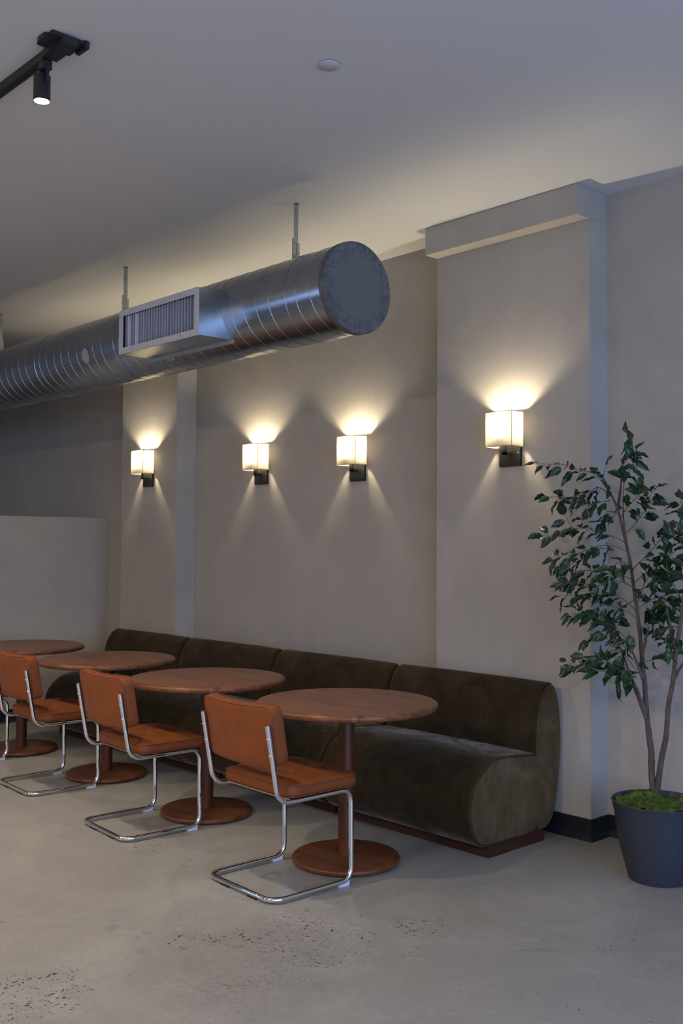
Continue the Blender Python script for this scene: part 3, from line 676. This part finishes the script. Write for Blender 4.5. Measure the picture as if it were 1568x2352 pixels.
spots = [(-3.488, 2.880, -1.6, None), (-4.645, 2.890, -3.5, 'second nearest leather cantilever chair, pulled up to the second table'),
         (-5.805, 2.950, -2.5, 'third leather cantilever chair, partly cut off by the left edge'), (-6.915, 2.885, -4, 'farthest leather cantilever chair, only its front corner showing at the left edge')]
for i, (x, y, a, lab) in enumerate(spots):
    o = chair0 if i == 0 else copy_tree(chair0)
    o.location = (x, y, 0); o.rotation_euler = (0, 0, R(a))
    if lab: o['label'] = lab

# ------------------------------------------------------------------ sofa sections
def offset_profile(pr, d):
    n_ = len(pr); out = []
    for i in range(n_):
        a = Vector(pr[i - 1]); p = Vector(pr[i]); c_ = Vector(pr[(i + 1) % n_])
        e1 = (p - a).normalized(); e2 = (c_ - p).normalized(); n1 = Vector((-e1.y, e1.x)); n2 = Vector((-e2.y, e2.x)); nn_ = (n1 + n2)
        if nn_.length < 1e-4: nn_ = n1
        nn_.normalize(); k = min(1.6, 1 / max(.2, nn_.dot(n1))); out.append(tuple(p + nn_ * d * k))
    return out
def closed_smooth(pr, k=4):
    out = []; n_ = len(pr)
    for i in range(n_):
        p0, p1, p2, p3 = (Vector(pr[(i + j) % n_]) for j in (-1, 0, 1, 2))
        for j in range(k):
            t_ = j / k; out.append(tuple(.5 * ((2 * p1) + (p2 - p0) * t_ + (2 * p0 - 5 * p1 + 4 * p2 - p3) * t_ ** 2 + (-p0 + 3 * p1 - 3 * p2 + p3) * t_ ** 3)))
    return out
YO = 3.68
SEATP = [(4.215, .150), (4.215, .30), (4.215, .430), (4.17, .446), (4.053, .457), (3.945, .466), (3.88, .463), (3.83, .447), (3.785, .424), (3.745, .392), (3.712, .350), (3.690, .300), (3.681, .245), (3.684, .195), (3.697, .145), (3.722, .100), (3.762, .066), (3.82, .056), (4.0, .056), (4.19, .058)]
BACKP = [(4.192, .30), (4.186, .47), (4.188, .555), (4.196, .620), (4.215, .685), (4.245, .745), (4.285, .779), (4.322, .788), (4.358, .765), (4.387, .710), (4.403, .640), (4.412, .560), (4.415, .482), (4.411, .40), (4.400, .32), (4.385, .24), (4.366, .165), (4.345, .110), (4.31, .070), (4.261, .056), (4.20, .058), (4.192, .15)]
def ccw(pr):
    A = sum(pr[i - 1][0] * pr[i][1] - pr[i][0] * pr[i - 1][1] for i in range(len(pr)))
    return pr if A > 0 else pr[::-1]
def puffed(pr, length, r0, r1, crown=0.0):
    """extrude a profile (depth, height) along x with soft rounded ends of radius r0 (x=0) and r1 (x=length)"""
    pr = ccw(closed_smooth(pr, 2)); st = []
    for i in range(6): a = R(90 * i / 5); st.append((r0 - r0 * math.sin(a), r0 * (1 - math.cos(a))))
    st = [(x, d) for x, d in reversed(st)]; st = [(r0 * (1 - math.cos(R(18 * i))), r0 * (1 - math.sin(R(18 * i)))) for i in range(6)]
    mid = [(r0 + (length - r0 - r1) * i / 14, 0) for i in range(1, 14)]
    en = [(length - x, d) for x, d in [(r1 * (1 - math.cos(R(18 * i))), r1 * (1 - math.sin(R(18 * i)))) for i in range(6)]][::-1]
    b = nb(); rings = []
    for x, d in st + mid + en:
        cr = crown * math.sin(math.pi * max(0, min(1, x / length))) ** .6
        rings.append([b.verts.new((-x, y, z + (cr if z > .3 else 0))) for y, z in offset_profile(pr, d)])
    for a, q in zip(rings, rings[1:]):
        for i in range(len(a)): b.faces.new((a[i], a[(i + 1) % len(a)], q[(i + 1) % len(a)], q[i]))
    b.faces.new(rings[0][::-1]); b.faces.new(rings[-1])
    bmesh.ops.recalc_face_normals(b, faces=b.faces)
    return b
def make_sofa(label, x, length, near, far):
    t_ = thing('sofa_section', label, 'sofa', (x, YO, 0), 0, 'olive velvet banquette sections along the wall')
    sp = [(y - YO, z) for y, z in SEATP]; bp = [(y - YO, z) for y, z in BACKP]
    obj('seat', puffed(sp, length, near, far, .006), M['velvet'], t_, 35)
    obj('back', puffed(bp, length, near * 1.2, far * 1.2, .004), M['velvet'], t_, 35)
    obj('plinth', rbox(-length + .004, 3.821 - YO, 0, -.002 if near < .02 else -.012, 4.262 - YO, .0565, bev=.001), M['wood_plinth'], t_)
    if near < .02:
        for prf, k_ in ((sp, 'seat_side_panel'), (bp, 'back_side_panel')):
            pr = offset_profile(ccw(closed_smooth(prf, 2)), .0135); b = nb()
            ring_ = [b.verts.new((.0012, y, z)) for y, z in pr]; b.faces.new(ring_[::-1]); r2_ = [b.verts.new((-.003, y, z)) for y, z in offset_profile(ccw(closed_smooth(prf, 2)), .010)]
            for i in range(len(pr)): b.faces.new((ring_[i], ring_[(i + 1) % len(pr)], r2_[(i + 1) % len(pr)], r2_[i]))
            bmesh.ops.recalc_face_normals(b, faces=b.faces); obj(k_, b, M['velvet_end_lit'], t_, 30)['label'] = 'brushed velvet side panel, paler by its nap and painted-in window light'
        b = nb(); pr = closed_smooth(ccw(sp), 3); tube(b, [(-.004, y, z) for y, z in offset_profile(pr, .004) if y < 4.19 - YO], .0012, 6); obj('edge_seam', b, M['seam'], t_, True)
    return t_
xs = [-3.064, -4.132, -5.200, -6.266, -7.336]
labs = ['end section of the olive velvet sofa, nearest, its side face showing', 'olive velvet sofa section behind the nearest chair and between first and second tables', 'olive velvet sofa section behind the second and third tables', 'farthest olive velvet sofa section, by the left column and low partition']
for i in range(4): make_sofa(labs[i], xs[i], xs[i] - xs[i + 1] - .003, .014 if i == 0 else .034, .034)

# ------------------------------------------------------------------ potted tree
PX, PY, PZ = -2.373, 4.159, .347
plant = thing('potted_ficus', 'tall variegated-leaf fig tree in a dark slate pot with green moss', 'potted plant', (PX, PY, 0))
b = nb(); rim = .2045; bot = .130
lathe(b, [(0, .004), (bot - .012, .0), (bot - .002, .004), (bot + .004, .02), (bot + .040, .15), (rim - .014, .29), (rim - .002, .340), (rim, .346), (rim - .002, .349), (rim - .007, .349), (rim - .010, .344), (rim - .016, .30), (rim - .03, .24), (0, .24)], 72)
bmesh.ops.recalc_face_normals(b, faces=b.faces); obj('pot', b, M['pot'], plant, 40)
# moss: lumpy bed with short fronds
rnd = random.Random(11); from mathutils import noise as mn
def mh(x, y):
    r = math.hypot(x, y)
    return .325 + .042 * mn.noise(Vector((x * 16, y * 16, 1.3))) + .014 * mn.noise(Vector((x * 40, y * 40, 5))) + (.018 if x < 0.09 else .03) * (1 - (r / .2) ** 2)
b = nb(); rg = []
for i in range(13):
    r = .184 * i / 12; rg.append([b.verts.new((r * math.cos(a), r * math.sin(a), mh(r * math.cos(a), r * math.sin(a)))) for a in [2 * math.pi * k / 40 for k in range(40)]] if i else [b.verts.new((0, 0, mh(0, 0)))])
for i in range(40): b.faces.new((rg[0][0], rg[1][i], rg[1][(i + 1) % 40]))
for a, q in zip(rg[1:], rg[2:]):
    for i in range(40): b.faces.new((a[i], q[i], q[(i + 1) % 40], a[(i + 1) % 40]))
for k in range(5200):
    a = rnd.uniform(0, 6.283); r = .186 * math.sqrt(rnd.random()); x, y = r * math.cos(a), r * math.sin(a); z = mh(x, y); d = rnd.uniform(0, 6.28); l = rnd.uniform(.006, .016); w = .0012
    dx, dy = math.cos(d), math.sin(d); up = rnd.uniform(.3, 1)
    v1 = b.verts.new((x - dy * w, y + dx * w, z - .002)); v2 = b.verts.new((x + dy * w, y - dx * w, z - .002)); v3 = b.verts.new((x + dx * l, y + dy * l, z + l * up)); b.faces.new((v1, v2, v3))
mo = obj('moss', b, M['moss'], plant, False); mo['kind'] = 'stuff'
P0 = Vector((PX, PY, 0))
rel = lambda pts: [Vector(p) - P0 for p in pts]
def knobby(line, r0, r1, seed):
    rn = random.Random(seed); L = smooth_line(line, 5); n_ = len(L)
    return L, [(r0 + (r1 - r0) * (i / (n_ - 1)) ** .8) * (1 + (.10 if rn.random() < .25 else 0) + rn.uniform(-.04, .04)) for i in range(n_)]
for nm, ln, r0, r1, sd in (('stem', STEM_A, .0165, .0040, 1), ('stem', STEM_B, .0148, .005, 2)):
    L, rr = knobby(rel(ln), r0, r1, sd); b = nb(); tube(b, L, rr, 12); obj(nm, b, M['bark'], plant, True)
for i, ln in enumerate(BRANCH):
    L, rr = knobby(rel(ln), .0085 if i != 4 else .005, .0028, 10 + i); b = nb(); tube(b, L, rr, 8); obj('branch', b, M['bark'], plant, True)
def leaf_mesh(seed, wdt, curl):
    rn = random.Random(seed); b = nb(); col = []; N_ = 9; rows = []
    for i in range(N_ + 1):
        u = i / N_; w = wdt * (math.sin(math.pi * u ** .82) ** .85 if 0 < u < 1 else 0) * (1 - .22 * u) + (.0 if u < 1 else 0)
        if u > .8: w *= (1 - (u - .8) / .2 * .45)
        zc_ = -curl * u * u + .035 * math.sin(u * 10 + seed)
        if i in (0, N_): rows.append([b.verts.new((0, u, zc_))])
        else:
            w1 = w * rn.uniform(.76, 1.12); w2 = w * rn.uniform(.76, 1.12)
            rows.append([b.verts.new((-w1, u, zc_ + w1 * .45 + rn.uniform(-.05, .05))), b.verts.new((-w1 * .5, u, zc_ + w1 * .16)), b.verts.new((0, u, zc_)), b.verts.new((w2 * .5, u, zc_ + w2 * .16)), b.verts.new((w2, u, zc_ + w2 * .45 + rn.uniform(-.05, .05)))])
    for a, q in zip(rows, rows[1:]):
        if len(a) == 1:
            for k in range(4): b.faces.new((a[0], q[k + 1], q[k]))
        elif len(q) == 1:
            for k in range(4): b.faces.new((a[k], a[k + 1], q[0]))
        else:
            for k in range(4): b.faces.new((a[k], a[k + 1], q[k + 1], q[k]))
    b.verts.ensure_lookup_table(); vals = []
    for row in rows:
        vals += [1.0] if len(row) == 1 else [1, .5, 0, .5, 1]
    me = bpy.data.meshes.new('leaf'); b.to_mesh(me); b.free(); me.materials.append(M['leaf'])
    at_ = me.attributes.new('margin', 'FLOAT', 'POINT'); at_.data.foreach_set('value', vals)
    for p in me.polygons: p.use_smooth = True
    return me
LM = [leaf_mesh(i, w, c_) for i, (w, c_) in enumerate(((.30, .12), (.26, .25), (.32, .05), (.28, .38), (.31, .2), (.25, .3)))]
rnd = random.Random(21); nleaf = 0; extra = []
camdir = Vector((0, 0, 1.4914))
for ti, tw in enumerate(TWIGS):
    L = smooth_line(rel(tw), 4); n_ = len(L)
    b = nb(); tube(b, L, [.0024 - .0015 * i / (n_ - 1) for i in range(n_)], 5)
    length = sum((a - q).length for a, q in zip(L, L[1:])); cnt = max(5, min(13, int(length / .022)))
    side = 1
    for k in range(cnt + 1):
        f = (.22 if length > .2 else .1) + (.78 if length > .2 else .9) * k / cnt; i = min(n_ - 2, int(f * (n_ - 1))); p = L[i].lerp(L[i + 1], f * (n_ - 1) - i); t_ = (L[i + 1] - L[i]).normalized()
        dirs = rnd.uniform(-1, 1); side = -side
        up = Vector((0, 0, 1)); lat = t_.cross(up); lat = lat.normalized() if lat.length > .2 else Vector((1, 0, 0))
        if k == cnt: d = t_ + Vector((0, 0, -.15))
        else: d = t_ * rnd.uniform(.35, .9) + (lat * side * rnd.uniform(.2, .9)) + up * (side * rnd.uniform(.1, .8) - .22) + Vector((rnd.uniform(-.3, .3), rnd.uniform(-.3, .3), rnd.uniform(-.35, .2)))
        d.normalize(); base = p + d * rnd.uniform(.010, .020); tube(b, [p, base], .0009, 4)
        if (base + P0).y > 4.38: base.y = 4.38 - PY; 
        size = rnd.uniform(.060, .090) * (1.12 if rnd.random() < .2 else 1)
        nrm = Vector((rnd.uniform(-.8, .9), rnd.uniform(-1.0, .35), rnd.uniform(.0, 1.2)))
        x_ = d.cross(nrm).normalized(); z_ = x_.cross(d).normalized()
        mtx = Matrix((( x_.x, d.x, z_.x), (x_.y, d.y, z_.y), (x_.z, d.z, z_.z))).to_4x4()
        mtx = Matrix.Translation(base) @ mtx @ Matrix.Diagonal((size, size, size, 1))
        if (mtx @ Vector((0, 1, 0)) + P0).y > 4.40: mtx = Matrix.Translation((0, -.05, 0)) @ mtx
        extra.append((mtx, rnd.choice(LM)))
    obj('twig', b, M['twig'], plant, True)
# the largest-showing leaves first: those nearer the camera
extra.sort(key=lambda e: (e[0].translation + P0).dot(FWD))
for mtx, me in extra[:300]:
    o = bpy.data.objects.new('leaf', me); C.objects.link(o); o.parent = plant; o.matrix_local = mtx
if len(extra) > 300:
    b = nb()
    for mtx, me in extra[300:]:
        k0 = len(b.verts); b.from_mesh(me); b.verts.ensure_lookup_table()
        for v_ in b.verts[k0:]: v_.co = mtx @ v_.co
    o = obj('foliage', b, M['leaf'], plant, True); o['kind'] = 'stuff'

# ------------------------------------------------------------------ crumb on the floor
b = nb(); bmesh.ops.create_icosphere(b, subdivisions=2, radius=.006)
rn = random.Random(5)
for v_ in b.verts: v_.co *= rn.uniform(.8, 1.15); v_.co.z *= .7
bmesh.ops.translate(b, verts=b.verts, vec=(0, 0, .004))
o = obj('pebble', b, mat('tan_pebble', (.34, .22, .10), .8), None, True, (-3.130, 2.732, 0)); o['label'] = 'tiny tan crumb lying on the concrete in front of the nearest chair'; o['category'] = 'pebble'
